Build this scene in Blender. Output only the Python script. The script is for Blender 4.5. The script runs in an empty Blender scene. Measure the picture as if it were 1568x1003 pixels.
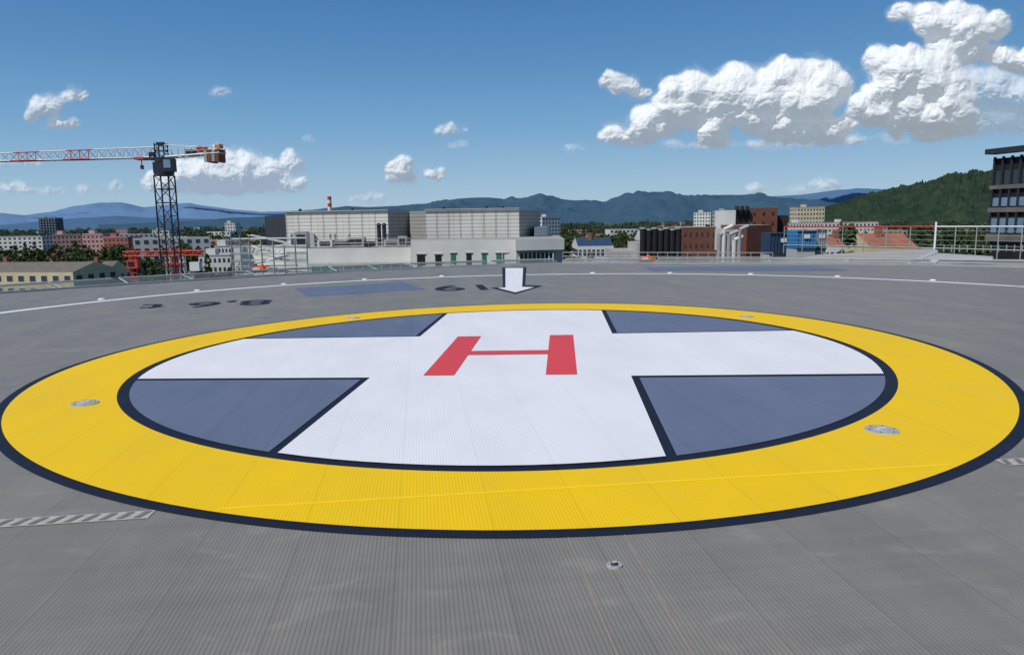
import bpy, math, random
import numpy as np
from mathutils import Vector, Matrix, noise
random.seed(7)
R=random.random
U=random.uniform
scene=bpy.context.scene
COL=bpy.context.collection
# ------------------------------------------------------------------ camera
FPX=1112.09; PITCH=0.14566; ROLL=-0.01387; EYE=1.7707
YAW=-0.06809; CX=-0.0543; CY=9.6611
R1=4.549; R2=5.668
cp,sp=math.cos(PITCH),math.sin(PITCH)
Fv=Vector((0,cp,-sp)); U0=Vector((0,sp,cp)); R0=Vector((1,0,0))
cr,sr=math.cos(ROLL),math.sin(ROLL)
Rc=R0*cr+U0*sr; Uc=U0*cr-R0*sr
camd=bpy.data.cameras.new("camera"); cam=bpy.data.objects.new("camera",camd); COL.objects.link(cam)
m=Matrix((Rc,Uc,-Fv)).transposed().to_4x4(); m.translation=Vector((0,0,EYE))
cam.matrix_world=m
camd.sensor_width=36; camd.sensor_fit='HORIZONTAL'; camd.lens=FPX/1568*36
camd.clip_start=.1; camd.clip_end=60000
scene.camera=cam
scene.view_settings.view_transform='Standard'
def ray(px,py):
    return Fv+Rc*((px-784)/FPX)-Uc*((py-501.5)/FPX)
def G(px,py,z=0.0):
    d=ray(px,py); t=(z-EYE)/d.z
    return Vector((d.x*t,d.y*t,z))
def at(px,py,Y):
    d=ray(px,py); t=Y/d.y
    return Vector((d.x*t,Y,EYE+d.z*t))
GZ=-22.0
# ------------------------------------------------------------------ materials
def newmat(name):
    m=bpy.data.materials.new(name); m.use_nodes=True
    nt=m.node_tree; b=nt.nodes["Principled BSDF"]
    return m,nt,b
def nd(nt,t,**k):
    n=nt.nodes.new(t)
    for a,v in k.items():
        if a=='inp':
            for i,val in v.items():
                n.inputs[i].default_value=val
        else: setattr(n,a,v)
    return n
def mth(nt,op,a,b=None,c=None,clamp=False):
    n=nt.nodes.new("ShaderNodeMath"); n.operation=op; n.use_clamp=clamp
    for i,x in enumerate((a,b,c)):
        if x is None: continue
        if isinstance(x,(int,float)): n.inputs[i].default_value=x
        else: nt.links.new(x,n.inputs[i])
    return n.outputs[0]
def vm(nt,op,a,b=None):
    n=nt.nodes.new("ShaderNodeVectorMath"); n.operation=op
    for i,x in enumerate((a,b)):
        if x is None: continue
        if isinstance(x,(tuple,list)): n.inputs[i].default_value=x
        else: nt.links.new(x,n.inputs[i])
    return n.outputs[1] if op in('LENGTH','DOT_PRODUCT') else n.outputs[0]
def mixc(nt,fac,a,b,blend='MIX'):
    n=nt.nodes.new("ShaderNodeMix"); n.data_type='RGBA'; n.blend_type=blend
    for i,x in ((0,fac),(6,a),(7,b)):
        if isinstance(x,(int,float)): n.inputs[i].default_value=x
        elif isinstance(x,(tuple,list)): n.inputs[i].default_value=(*x[:3],1)
        else: nt.links.new(x,n.inputs[i])
    return n.outputs[2]
def simple(name,col,rough=.7,var=.15,scale=1.5,metal=0,bump=0,spec=.3):
    m,nt,b=newmat(name)
    g=nd(nt,"ShaderNodeNewGeometry")
    n=nd(nt,"ShaderNodeTexNoise",inp={2:scale,3:5.0,4:.6}); nt.links.new(g.outputs[0],n.inputs[0])
    dark=tuple(c*(1-var) for c in col); lite=tuple(min(1,c*(1+var)) for c in col)
    f=mth(nt,'MULTIPLY_ADD',n.outputs[0],2.2,-.6,clamp=True)
    nt.links.new(mixc(nt,f,dark,lite),b.inputs["Base Color"])
    b.inputs["Roughness"].default_value=rough; b.inputs["Metallic"].default_value=metal
    b.inputs["Specular IOR Level"].default_value=spec
    if bump:
        bp=nd(nt,"ShaderNodeBump",inp={0:bump,1:.05}); nt.links.new(n.outputs[0],bp.inputs["Height"]); nt.links.new(bp.outputs[0],b.inputs["Normal"])
    return m
# plank direction of the aluminium deck
d=ray(640,329); PL=math.atan2(d.x,d.y)
PDIR=Vector((math.sin(PL),math.cos(PL),0)); PX=Vector((PDIR.y,-PDIR.x,0))
RIB=.022; PW=.55
def deckmat(name,col,rough=.5,ribc=.3,stain=.15,metal=0,planks=.05,jointdark=.35,spec=.4,smudge=0):
    m,nt,b=newmat(name)
    g=nd(nt,"ShaderNodeNewGeometry"); P=g.outputs[0]
    xx=vm(nt,'DOT_PRODUCT',P,tuple(PX)); yy=vm(nt,'DOT_PRODUCT',P,tuple(PDIR))
    fr=mth(nt,'FRACT',mth(nt,'DIVIDE',xx,RIB))
    tri=mth(nt,'ABSOLUTE',mth(nt,'SUBTRACT',fr,.5))           # 0..0.5
    groove=mth(nt,'MULTIPLY_ADD',tri,5.0,-1.3,clamp=True)      # 1 in groove
    pxn=mth(nt,'DIVIDE',mth(nt,'ADD',xx,.17),PW)
    pf=mth(nt,'ABSOLUTE',mth(nt,'SUBTRACT',mth(nt,'FRACT',pxn),.5))
    joint=mth(nt,'GREATER_THAN',pf,.5-.0035/PW)
    pid=mth(nt,'FLOOR',pxn)
    wn=nd(nt,"ShaderNodeTexWhiteNoise",noise_dimensions='1D'); nt.links.new(pid,wn.inputs["W"])
    cmb=nd(nt,"ShaderNodeCombineXYZ"); nt.links.new(xx,cmb.inputs[0]); nt.links.new(yy,cmb.inputs[1])
    st=nd(nt,"ShaderNodeVectorMath",operation='MULTIPLY'); nt.links.new(cmb.outputs[0],st.inputs[0]); st.inputs[1].default_value=(1.6,.7,1)
    n1=nd(nt,"ShaderNodeTexNoise",inp={2:1.0,3:7.0,4:.62}); nt.links.new(st.outputs[0],n1.inputs[0])
    st2=nd(nt,"ShaderNodeVectorMath",operation='MULTIPLY'); nt.links.new(cmb.outputs[0],st2.inputs[0]); st2.inputs[1].default_value=(14,1.2,1)
    n2=nd(nt,"ShaderNodeTexNoise",inp={2:1.0,3:5.0,4:.7}); nt.links.new(st2.outputs[0],n2.inputs[0])
    v=mth(nt,'MULTIPLY_ADD',mth(nt,'SUBTRACT',n1.outputs[0],.5),stain*3.2,1.0)
    v=mth(nt,'ADD',v,mth(nt,'MULTIPLY',mth(nt,'SUBTRACT',n2.outputs[0],.5),stain*1.2))
    v=mth(nt,'ADD',v,mth(nt,'MULTIPLY',mth(nt,'SUBTRACT',wn.outputs[0],.5),planks*2))
    if smudge:
        st3=nd(nt,"ShaderNodeVectorMath",operation='MULTIPLY'); nt.links.new(cmb.outputs[0],st3.inputs[0]); st3.inputs[1].default_value=(2.3,2.9,1)
        n3=nd(nt,"ShaderNodeTexNoise",inp={2:1.0,3:2.0,4:.5,8:1.2}); nt.links.new(st3.outputs[0],n3.inputs[0])
        sm=mth(nt,'MULTIPLY_ADD',n3.outputs[0],14,-8.3,clamp=True); v=mth(nt,'MULTIPLY_ADD',sm,smudge,v)
        st4=nd(nt,"ShaderNodeVectorMath",operation='MULTIPLY'); nt.links.new(cmb.outputs[0],st4.inputs[0]); st4.inputs[1].default_value=(.5,7,1)
        n4=nd(nt,"ShaderNodeTexNoise",inp={2:1.0,3:6.0,4:.7}); nt.links.new(st4.outputs[0],n4.inputs[0])
        v=mth(nt,'ADD',v,mth(nt,'MULTIPLY',mth(nt,'SUBTRACT',n4.outputs[0],.5),.34))
    v=mth(nt,'MULTIPLY',v,mth(nt,'MULTIPLY_ADD',groove,-ribc,1.0))
    v=mth(nt,'MULTIPLY',v,mth(nt,'MULTIPLY_ADD',joint,-jointdark,1.0))
    vc=nd(nt,"ShaderNodeCombineColor"); 
    for i in range(3): nt.links.new(v,vc.inputs[i])
    c=mixc(nt,1.0,col,vc.outputs[0],'MULTIPLY')
    nt.links.new(c,b.inputs["Base Color"])
    b.inputs["Metallic"].default_value=metal; b.inputs["Specular IOR Level"].default_value=spec
    rr=mth(nt,'MULTIPLY_ADD',n1.outputs[0],.5,rough-.25,clamp=True); nt.links.new(rr,b.inputs["Roughness"])
    bp=nd(nt,"ShaderNodeBump",inp={0:.2,1:.003}); nt.links.new(mth(nt,'SUBTRACT',1.0,groove),bp.inputs["Height"]); nt.links.new(bp.outputs[0],b.inputs["Normal"])
    return m
M={}
M['deck']=deckmat("deck_aluminium",(.228,.212,.185),.5,.27,.18,planks=.03,jointdark=.22,smudge=.12)
M['white']=deckmat("marking_white",(.76,.76,.79),.6,.09,.04,planks=.010,jointdark=.10,spec=.3)
M['yellow']=deckmat("marking_yellow",(.87,.555,.003),.6,.14,.04,planks=.014,jointdark=.15,spec=.22)
M['navy']=deckmat("marking_navy",(.010,.013,.028),.6,.2,.1,planks=.02,spec=.25)
M['blue']=deckmat("marking_slate_blue",(.140,.170,.260),.6,.32,.14,planks=.035,jointdark=.25,spec=.3)
M['red']=deckmat("marking_red",(.68,.065,.075),.6,.10,.05,planks=.015,jointdark=.1,spec=.25)
M['seam']=simple("seam_metal",(.42,.40,.36),.5,.2,20)
M['seamdark']=simple("seam_hatch",(.17,.165,.155),.6,.2,20)
M['pinkcaulk']=simple("joint_sealant",(.32,.27,.23),.7,.2,8)
M['ridge']=simple("seam_yellow",(.93,.68,.02),.5,.05,8)
M['steel']=simple("galvanised_steel",(.42,.43,.43),.45,.15,3,metal=.3)
M['dullsteel']=simple("cast_aluminium",(.36,.37,.36),.65,.15,12,spec=.2)
M['steeldark']=simple("dark_steel",(.03,.035,.045),.5,.2,3)
M['wlight']=simple("white_paint_steel",(.75,.75,.74),.5,.08,2)
M['redp']=simple("red_paint",(.62,.07,.05),.5,.15,2)
M['orange']=simple("orange_paint",(.85,.17,.02),.5,.1,5)
M['conc']=simple("concrete",(.36,.35,.32),.85,.18,.6,bump=.2)
M['wall']=simple("white_render_wall",(.66,.65,.61),.85,.10,.35)
M['wall2']=simple("grey_render_wall",(.45,.45,.43),.85,.12,.4)
M['roofg']=simple("gravel_roof",(.34,.33,.31),.9,.25,1.2)
M['glassd']=simple("dark_glass",(.015,.02,.025),.12,.3,.6,spec=.8)
M['glassg']=simple("green_glass",(.04,.22,.17),.15,.3,.8,spec=.8)
M['glassb']=simple("blue_glass",(.16,.26,.36),.1,.3,.3,spec=.9)
M['brick']=simple("brown_brick",(.19,.075,.05),.9,.25,2.5)
M['brickd']=simple("dark_brick",(.05,.03,.028),.9,.25,2.5)
M['black']=simple("black_cladding",(.018,.018,.02),.6,.3,1)
M['bluec']=simple("blue_container_paint",(.03,.20,.46),.45,.15,1)
M['blued']=simple("slate_container_paint",(.03,.06,.11),.5,.2,1)
M['cream']=simple("cream_render",(.62,.52,.33),.9,.12,.3)
M['pink']=simple("pink_render",(.55,.30,.27),.9,.12,.3)
M['redr']=simple("red_render",(.42,.13,.10),.9,.12,.3)
M['tile']=simple("terracotta_roof",(.30,.12,.075),.9,.3,.8)
M['slate']=simple("grey_roof",(.16,.14,.12),.9,.25,.8)
M['win']=simple("window_glass",(.05,.06,.075),.2,.3,.5,spec=.7)
def louvre(name,col,per=.4,axis=2,c=.35):
    m,nt,b=newmat(name)
    g=nd(nt,"ShaderNodeNewGeometry"); s=nd(nt,"ShaderNodeSeparateXYZ"); nt.links.new(g.outputs[0],s.inputs[0])
    fr=mth(nt,'FRACT',mth(nt,'DIVIDE',s.outputs[axis],per))
    gr=mth(nt,'GREATER_THAN',fr,.68)
    n=nd(nt,"ShaderNodeTexNoise",inp={2:.25,3:4.0}); nt.links.new(g.outputs[0],n.inputs[0])
    px=mth(nt,'FRACT',mth(nt,'DIVIDE',s.outputs[0],3.1)); jt=mth(nt,'GREATER_THAN',px,.975)
    v=mth(nt,'MULTIPLY',mth(nt,'MULTIPLY_ADD',gr,-c,1.0),mth(nt,'MULTIPLY_ADD',n.outputs[0],.4,.8))
    v=mth(nt,'MULTIPLY',v,mth(nt,'MULTIPLY_ADD',jt,-.2,1.0))
    vc=nd(nt,"ShaderNodeCombineColor")
    for i in range(3): nt.links.new(v,vc.inputs[i])
    nt.links.new(mixc(nt,1.0,col,vc.outputs[0],'MULTIPLY'),b.inputs["Base Color"])
    bp=nd(nt,"ShaderNodeBump",inp={0:.2,1:.06}); nt.links.new(fr,bp.inputs["Height"]); nt.links.new(bp.outputs[0],b.inputs["Normal"])
    b.inputs["Roughness"].default_value=.5
    return m
M['louv']=louvre("louvre_cladding",(.68,.66,.60))
M['louvd']=louvre("louvre_cladding_shaded",(.36,.35,.32))  # darker copy of the louvre cladding, shade put into its colour
M['louvk']=louvre("black_fin_cladding",(.03,.03,.035),per=.8,axis=0,c=.6)
# ------------------------------------------------------------------ mesh builder
class MB:
    def __init__(s): s.v=[];s.f=[];s.mi=[];s.mats=[]
    def mid(s,m):
        m=M[m] if isinstance(m,str) else m
        if m not in s.mats: s.mats.append(m)
        return s.mats.index(m)
    def poly(s,pts,m):
        i=len(s.v); s.v+=[tuple(p) for p in pts]; s.f.append(list(range(i,i+len(pts)))); s.mi.append(s.mid(m))
    def prism(s,xy,z0,z1,m,mt=None):
        n=len(xy); i=len(s.v)
        s.v+=[(p[0],p[1],z0) for p in xy]+[(p[0],p[1],z1) for p in xy]
        k=s.mid(m); kt=s.mid(mt) if mt else k
        for a in range(n):
            b=(a+1)%n; s.f.append([i+a,i+b,i+n+b,i+n+a]); s.mi.append(k)
        s.f.append([i+n+a for a in range(n)]); s.mi.append(kt)
        s.f.append([i+n-1-a for a in range(n)]); s.mi.append(k)
    def box(s,c,sz,m,rz=0,mt=None):
        a,b=sz[0]/2,sz[1]/2; co,si=math.cos(rz),math.sin(rz)
        xy=[(c[0]+co*x-si*y,c[1]+si*x+co*y) for x,y in((-a,-b),(a,-b),(a,b),(-a,b))]
        s.prism(xy,c[2]-sz[2]/2,c[2]+sz[2]/2,m,mt)
    def strut(s,p,q,r,m,n=4):
        p=Vector(p);q=Vector(q);d=(q-p)
        if d.length<1e-6: return
        d.normalize(); a=d.orthogonal().normalized(); b=d.cross(a)
        i=len(s.v)
        for e in (p,q):
            for k in range(n):
                t=2*math.pi*(k+.5)/n; s.v.append(tuple(e+a*math.cos(t)*r+b*math.sin(t)*r))
        kk=s.mid(m)
        for k in range(n):
            l=(k+1)%n; s.f.append([i+k,i+l,i+n+l,i+n+k]); s.mi.append(kk)
        s.f.append([i+n-1-k for k in range(n)]);s.mi.append(kk); s.f.append([i+n+k for k in range(n)]);s.mi.append(kk)
    def cyl(s,c,r,h,m,n=20,r2=None):
        r2=r if r2 is None else r2; i=len(s.v)
        for z,rr in((0,r),(h,r2)):
            for k in range(n):
                t=2*math.pi*k/n; s.v.append((c[0]+rr*math.cos(t),c[1]+rr*math.sin(t),c[2]+z))
        kk=s.mid(m)
        for k in range(n):
            l=(k+1)%n; s.f.append([i+k,i+l,i+n+l,i+n+k]); s.mi.append(kk)
        s.f.append([i+n-1-k for k in range(n)]);s.mi.append(kk); s.f.append([i+n+k for k in range(n)]);s.mi.append(kk)
    def obj(s,name,parent=None):
        me=bpy.data.meshes.new(name); me.from_pydata(s.v,[],s.f)
        for m in s.mats: me.materials.append(m)
        me.polygons.foreach_set("material_index",s.mi); me.update()
        o=bpy.data.objects.new(name,me); COL.objects.link(o)
        if parent: o.parent=parent
        return o
def empty(name):
    o=bpy.data.objects.new(name,None); COL.objects.link(o); return o
def windows(mb,A,B,z0,z1,rows,cols,wf=.5,hf=.5,m='win',frame=None,proud=.04):
    A=Vector((A[0],A[1],0));B=Vector((B[0],B[1],0)); d=B-A; L=d.length; d.normalize()
    rz=math.atan2(d.y,d.x)
    for r in range(rows):
        for c in range(cols):
            cx=(c+.5)*L/cols; cz=z0+(r+.5)*(z1-z0)/rows
            w=L/cols*wf; h=(z1-z0)/rows*hf
            p=A+d*cx
            if frame: mb.box((p.x,p.y,cz),(w*1.14,proud*1.2,h*1.14),frame,rz)
            mb.box((p.x,p.y,cz),(w,proud*2,h),m,rz)
# ------------------------------------------------------------------ deck & markings
def pad0(x,y):
    c,s=math.cos(YAW),math.sin(YAW)
    return (CX+c*x-s*y, CY+s*x+c*y)
def ipad(X,Y):
    c,s=math.cos(YAW),math.sin(YAW); X-=CX;Y-=CY
    return (c*X+s*Y,-s*X+c*Y)
# as-built survey of the marking: small smooth deviation from the ideal drawing
e_=math.sqrt(R1*R1-2.25)
sv=[((-1.5,1.5),(641,516)),((1.5,1.5),(938,511)),((-1.5,-1.5),(566,580)),((1.5,-1.5),(965,576)),
((-1.5,e_),(682,481)),((1.5,e_),(922,477)),((-e_,1.5),(383,519)),((-e_,-1.5),(213,583)),((e_,1.5),(1217,506)),((e_,-1.5),(1363,573)),((-1.5,-e_),(427,698)),((1.5,-e_),(1015,700)),
((-.892,-1.42),(648,577)),((.892,-1.42),(882,575)),((-.892,1.42),(696,517)),((.892,1.42),(874,514))]
src=[];dst=[]
for a_,b_ in sv:
    g=ipad(*G(*b_)[:2]); src.append(a_); dst.append(g)
for p in ((780,467),(780,808),(1558,636),(160,752),(300,784),(1475,712),(3,650)):
    g=ipad(*G(*p)[:2]); r=math.hypot(*g); src.append((g[0]*R2/r,g[1]*R2/r)); dst.append(g)
src=np.array(src);dst=np.array(dst)
def basis(x,y): return np.stack([np.ones_like(x),x,y,x*x,x*y,y*y],-1)
wts=1/ (1+.18*(dst[:,1]+4))[:,None]
Cf=np.linalg.lstsq(basis(src[:,0],src[:,1])*wts,(dst-src)*wts,rcond=None)[0]
def padw(x,y):
    dx,dy=basis(np.array(float(x)),np.array(float(y)))@Cf
    return pad0(x+dx,y+dy)
def rad_at(X,Y):
    x,y=ipad(X,Y); dx,dy=basis(np.array(float(x)),np.array(float(y)))@Cf
    return math.hypot(x-dx,y-dy)
HP=empty("helipad_deck")
edge_px=[(-220,468),(-100,458),(0,450),(100,443),(200,436),(300,430),(400,424),(520,417),(640,411.5),(760,407),(860,404.5),(1000,404),(1180,405),(1300,405.5),(1430,407),(1568,410),(1700,414),(1850,420)]
edge=[G(*p) for p in edge_px]
back=[Vector((24,8,0)),Vector((22,-4,0)),Vector((12,-14,0)),Vector((-8,-15,0)),Vector((-18,-8,0)),Vector((-21,3,0)),Vector((-20,10,0))]
outl=[(p.x,p.y) for p in edge]+[(p.x,p.y) for p in back]
mb=MB(); mb.prism(outl[::-1],-.35,0,'deck'); mb.obj("deck",HP)
mb=MB()
for a,b in zip(edge[:-1],edge[1:]):
    n=Vector(((b-a).y,-(b-a).x,0)).normalized()
    if n.dot(a)<0: n=-n
    mb.prism([(a.x+n.x*.01,a.y+n.y*.01),(b.x+n.x*.01,b.y+n.y*.01),(b.x+n.x*.16,b.y+n.y*.16),(a.x+n.x*.16,a.y+n.y*.16)],-.3,.05,'steel')
    a2=a+n*1.5+Vector((0,0,.12)); b2=b+n*1.5+Vector((0,0,.12))
    mb.strut(a2,b2,.035,'steel')
    L=(b-a).length; k=max(1,int(L/1.5))
    for i in range(k):
        p=a.lerp(b,i/k)+n*.15; q=a2.lerp(b2,i/k); mb.strut(p,q,.03,'steel')
    for j in range(1,8):
        mb.strut(a+n*(.15+1.35*j/8)+Vector((0,0,.02*j)),b+n*(.15+1.35*j/8)+Vector((0,0,.02*j)),.007,'steel')
mb.obj("edge_kerb_and_safety_net",HP)
def ring(mb,ra,rb,z,m,n=256,a0=0,a1=2*math.pi):
    for i in range(n):
        t0=a0+(a1-a0)*i/n;t1=a0+(a1-a0)*(i+1)/n
        mb.poly([(*padw(ra*math.cos(t0),ra*math.sin(t0)),z),(*padw(rb*math.cos(t0),rb*math.sin(t0)),z),(*padw(rb*math.cos(t1),rb*math.sin(t1)),z),(*padw(ra*math.cos(t1),ra*math.sin(t1)),z)],m)
def disc(mb,r,z,m,n=256):
    mb.poly([(*padw(r*math.cos(2*math.pi*i/n),r*math.sin(2*math.pi*i/n)),z) for i in range(n)],m)
mb=MB(); disc(mb,R2+.10,.004,'navy'); mb.obj("navy_outline",HP)
mb=MB(); ring(mb,R1+.12,R2,.008,'yellow'); mb.obj("yellow_ring",HP)
a=1.5; 
def crossquad(mb,off,r,z,m):
    i0=a+off; t0=math.asin(i0/r); t1=math.pi/2-t0
    for k in range(4):
        c,s=math.cos(k*math.pi/2),math.sin(k*math.pi/2)
        pts=[(i0,i0)]+[(r*math.cos(t0+(t1-t0)*j/40),r*math.sin(t0+(t1-t0)*j/40)) for j in range(41)]
        mb.poly([(*padw(c*x-s*y,s*x+c*y),z) for x,y in pts],m)
mb=MB(); crossquad(mb,.085,R1,.008,'blue'); mb.obj("slate_quadrants",HP)
mb=MB(); t0=math.asin(a/R1); pts=[]
for k in range(4):
    c,s=math.cos(k*math.pi/2),math.sin(k*math.pi/2)
    for j in range(13):
        t=-t0+2*t0*j/12; x,y=R1*math.cos(t),R1*math.sin(t); pts.append((c*x-s*y,s*x+c*y))
    x,y=a,a; pts.append((c*x-s*y,s*x+c*y))
cpt=(*padw(0,0),.012)
P3=[(*padw(x,y),.012) for x,y in pts]
for i in range(len(P3)): mb.poly([cpt,P3[i],P3[(i+1)%len(P3)]],'white')
mb.obj("white_cross",HP)
mb=MB(); hw,hh=.892,1.42; sw=.36
for x0,x1,y0,y1 in ((-hw,-hw+sw,-hh,hh),(hw-sw,hw,-hh,hh),(-hw+sw,hw-sw,-.15,.15)):
    mb.poly([(*padw(x,y),.016) for x,y in((x0,y0),(x1,y0),(x1,y1),(x0,y1))],'red')
mb.obj("letter_h",HP)
wl=[(0,478),(200,458.5),(400,440.5),(600,427),(780,420.5),(1000,420),(1200,424),(1400,430.5),(1568,438)]
P=np.array([[*G(*p)[:2]] for p in wl]); A=np.c_[2*P,np.ones(len(P))]; b_=(P**2).sum(1)
s_=np.linalg.lstsq(A,b_,rcond=None)[0]; wc=(s_[0],s_[1]); wr=math.sqrt(s_[2]+wc[0]**2+wc[1]**2)
mb=MB(); n=240; lw=.26
for i in range(n):
    t0_,t1_=[math.radians(-10+200*(i+k)/n) for k in(0,1)]
    q=lambda r,t:(wc[0]+r*math.cos(t),wc[1]+r*math.sin(t),.004)
    mb.poly([q(wr-lw/2,t0_),q(wr+lw/2,t0_),q(wr+lw/2,t1_),q(wr-lw/2,t1_)],'white')
mb.obj("white_perimeter_line",HP)
mb=MB()
for i in range(16):
    t=math.radians(8+164*i/15); mb.cyl((wc[0]+(wr+.45)*math.cos(t),wc[1]+(wr+.45)*math.sin(t),0.0),.09,.025,'wlight',12,.06)
mb.obj("perimeter_lights",HP)
def gp(mb,pts,z,m): mb.poly([(*G(*p)[:2],z) for p in pts],m)
mb=MB()
gp(mb,[(769,410),(806,409.5),(804,437),(831,438),(789,450.5),(751,441),(770,440)],.008,'navy')
gp(mb,[(774,411),(801,411),(799.5,440),(818,440.5),(789,448.5),(762,441.5),(774,441)],.012,'white')
gp(mb,[(452,442),(618,432.5),(652,443),(472,454.5)],.004,'blue')
gp(mb,[(985,409.5),(1250,407.5),(1300,414.5),(1000,415)],.008,'blue')
mb.obj("approach_arrow_and_panels",HP)
def text(body,pa,pb,z,h,m,name):
    A_=G(*pa);B_=G(*pb); d=(A_-B_); L=d.length
    c=bpy.data.curves.new(name,'FONT'); c.body=body; c.size=1; c.offset=.012
    o=bpy.data.objects.new(name,c); COL.objects.link(o)
    bpy.context.view_layer.update(); w=o.dimensions.x
    c.materials.append(M[m])
    o.location=(B_.x,B_.y,z); o.rotation_euler=(0,0,math.atan2(d.y,d.x)); o.scale=(L/w,h/.7,1); o.parent=HP
text("8,6 t",(222,467),(420,459),.006,1.05,'navy',"weight_marking")
text("19",(682,438),(757,436),.006,1.5,'navy',"heading_marking")
# transverse seam (profile joint) across the planks
SA=G(310,783); SB=G(1480,712); SA.z=SB.z=0; SD=(SB-SA).normalized(); SN=Vector((-SD.y,SD.x,0))
def onp(x,t,z): v=SA+SD*x+SN*t; return (v.x,v.y,z)
mb=MB(); x=-14
while x<20:
    v=SA+SD*x; v2=SA+SD*(x+.1); r=rad_at(v.x,v.y); r2=rad_at(v2.x,v2.y)
    if min(r,r2)>R2+.12:
        mb.poly([onp(x,-.065,.004),onp(x+.1,-.065,.004),onp(x+.1,.065,.004),onp(x,.065,.004)],'seam')
        mb.poly([onp(x+.005,-.05,.007),onp(x+.045,-.05,.007),onp(x+.085,.05,.007),onp(x+.045,.05,.007)],'seamdark')
    elif max(r,r2)<R2 and r>R1+.2:
        mb.prism([onp(x,-.009,0)[:2],onp(x+.1,-.009,0)[:2],onp(x+.1,.009,0)[:2],onp(x,.009,0)[:2]],.009,.015,'ridge')
    x+=.1
SA=G(200,493); SB=G(1300,449); SA.z=SB.z=0; SD=(SB-SA).normalized(); SN=Vector((-SD.y,SD.x,0))
x=-12
while x<26:
    v=SA+SD*(x+.25)
    if rad_at(v.x,v.y)>R2+.5: mb.poly([onp(x,-.018,.004),onp(x+.5,-.018,.004),onp(x+.5,.018,.004),onp(x,.018,.004)],'seam')
    x+=.5
for pa,pb in (((868,818),(948,1010)),((952,812),(1064,1010))):
    A_=G(*pa);B_=G(*pb); mb.poly([(A_.x-.0025,A_.y,.003),(A_.x+.0025,A_.y,.003),(B_.x+.0025,B_.y,.003),(B_.x-.0025,B_.y,.003)],'pinkcaulk')
mb.obj("panel_seams",HP)
for px,py,r,k in ((130,619,.135,0),(1350,660,.135,0),(541,488,.13,0),(1143,486,.13,0),(941,866,.042,1)):
    g=G(px,py); mb=MB(); e=.008 if not k else 0
    mb.cyl((g.x,g.y,e),r,.010,'dullsteel',32,r*.94); mb.cyl((g.x,g.y,e+.010),r*.5,.008,'dullsteel' if not k else 'steeldark',24,r*.42)
    for j in range(6):
        t=j*math.pi/3; mb.cyl((g.x+r*.76*math.cos(t),g.y+r*.76*math.sin(t),e+.010),r*.06,.003,'steeldark',8)
    mb.box((g.x,g.y,e+.021),(r*.6,r*.12,.006),'wlight',.3)
    mb.obj("flush_deck_light")
for px,py in ((397,417),(989,401)):
    g=G(px,py); mb=MB()
    mb.box((g.x,g.y,.03),(.5,.35,.06),'steeldark'); mb.box((g.x,g.y,.13),(.42,.28,.14),'orange'); mb.box((g.x-.05,g.y-.145,.13),(.26,.02,.09),'wlight'); mb.cyl((g.x+.1,g.y,.2),.08,.08,'orange',12)
    mb.box((g.x+.33,g.y,.1),(.14,.2,.12),'orange')
    mb.obj("deck_floodlight")
# ------------------------------------------------------------------ terrain
def groundmat():
    m,nt,b=newmat("ground_city")
    g=nd(nt,"ShaderNodeNewGeometry")
    n=nd(nt,"ShaderNodeTexNoise",inp={2:.012,3:8.0,4:.65}); nt.links.new(g.outputs[0],n.inputs[0])
    r=nd(nt,"ShaderNodeValToRGB"); nt.links.new(n.outputs[0],r.inputs[0])
    e=r.color_ramp.elements; e[0].position=.38; e[0].color=(.022,.045,.016,1); e[1].position=.62; e[1].color=(.06,.085,.035,1)
    x=r.color_ramp.elements.new(.68); x.color=(.16,.15,.13,1)
    nt.links.new(r.outputs[0],b.inputs["Base Color"]); b.inputs["Roughness"].default_value=.95
    return m
M['ground']=groundmat()
mb=MB(); mb.poly([(-30000,-3000,GZ),(30000,-3000,GZ),(30000,30000,GZ),(-30000,30000,GZ)],'ground'); mb.obj("ground")
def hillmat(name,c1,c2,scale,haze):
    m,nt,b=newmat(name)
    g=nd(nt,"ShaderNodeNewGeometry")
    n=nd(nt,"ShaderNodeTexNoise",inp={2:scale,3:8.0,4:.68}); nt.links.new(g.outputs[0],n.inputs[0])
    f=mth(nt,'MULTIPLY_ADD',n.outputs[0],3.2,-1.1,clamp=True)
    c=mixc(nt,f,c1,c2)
    c=mixc(nt,haze[3],c,haze[:3])  # distance haze blended into the base colour
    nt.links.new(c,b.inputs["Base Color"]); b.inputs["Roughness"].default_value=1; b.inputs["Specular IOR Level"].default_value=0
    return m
def hill(name,prof,Yr,depth,mat,nx=260,ny=26,rough=.12,nscale=8,tops=0):
    xs=np.linspace(prof[0][0],prof[-1][0],nx)
    pys=np.interp(xs,[p[0] for p in prof],[p[1] for p in prof])
    V=[];Fc=[]
    for i,(x,py) in enumerate(zip(xs,pys)):
        top=at(x,py,Yr); H=top.z-GZ
        for j in range(ny):
            s=j/(ny-1)
            y=Yr-depth*.7+depth*s
            k=s/.7 if s<.7 else (1-s)/.3
            prof_h=(1-(1-k)**1.6) if s<.7 else k
            X=top.x*(y/Yr)
            nz=noise.fractal(Vector((X/Yr*nscale,y/Yr*nscale,3.1+Yr*.001)),.8,2.2,6)
            env=4*k*(1-k)*1.0+.12*k
            V.append((X,y,GZ-5+H*prof_h+5*k+H*rough*nz*env+tops*U(-1,1)*min(1,k*3)))
    for i in range(nx-1):
        for j in range(ny-1):
            a_=i*ny+j; Fc.append([a_,a_+ny,a_+ny+1,a_+1])
    me=bpy.data.meshes.new(name); me.from_pydata(V,[],Fc); me.materials.append(mat); me.update()
    for p in me.polygons: p.use_smooth=True
    o=bpy.data.objects.new(name,me); COL.objects.link(o); return o
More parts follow.
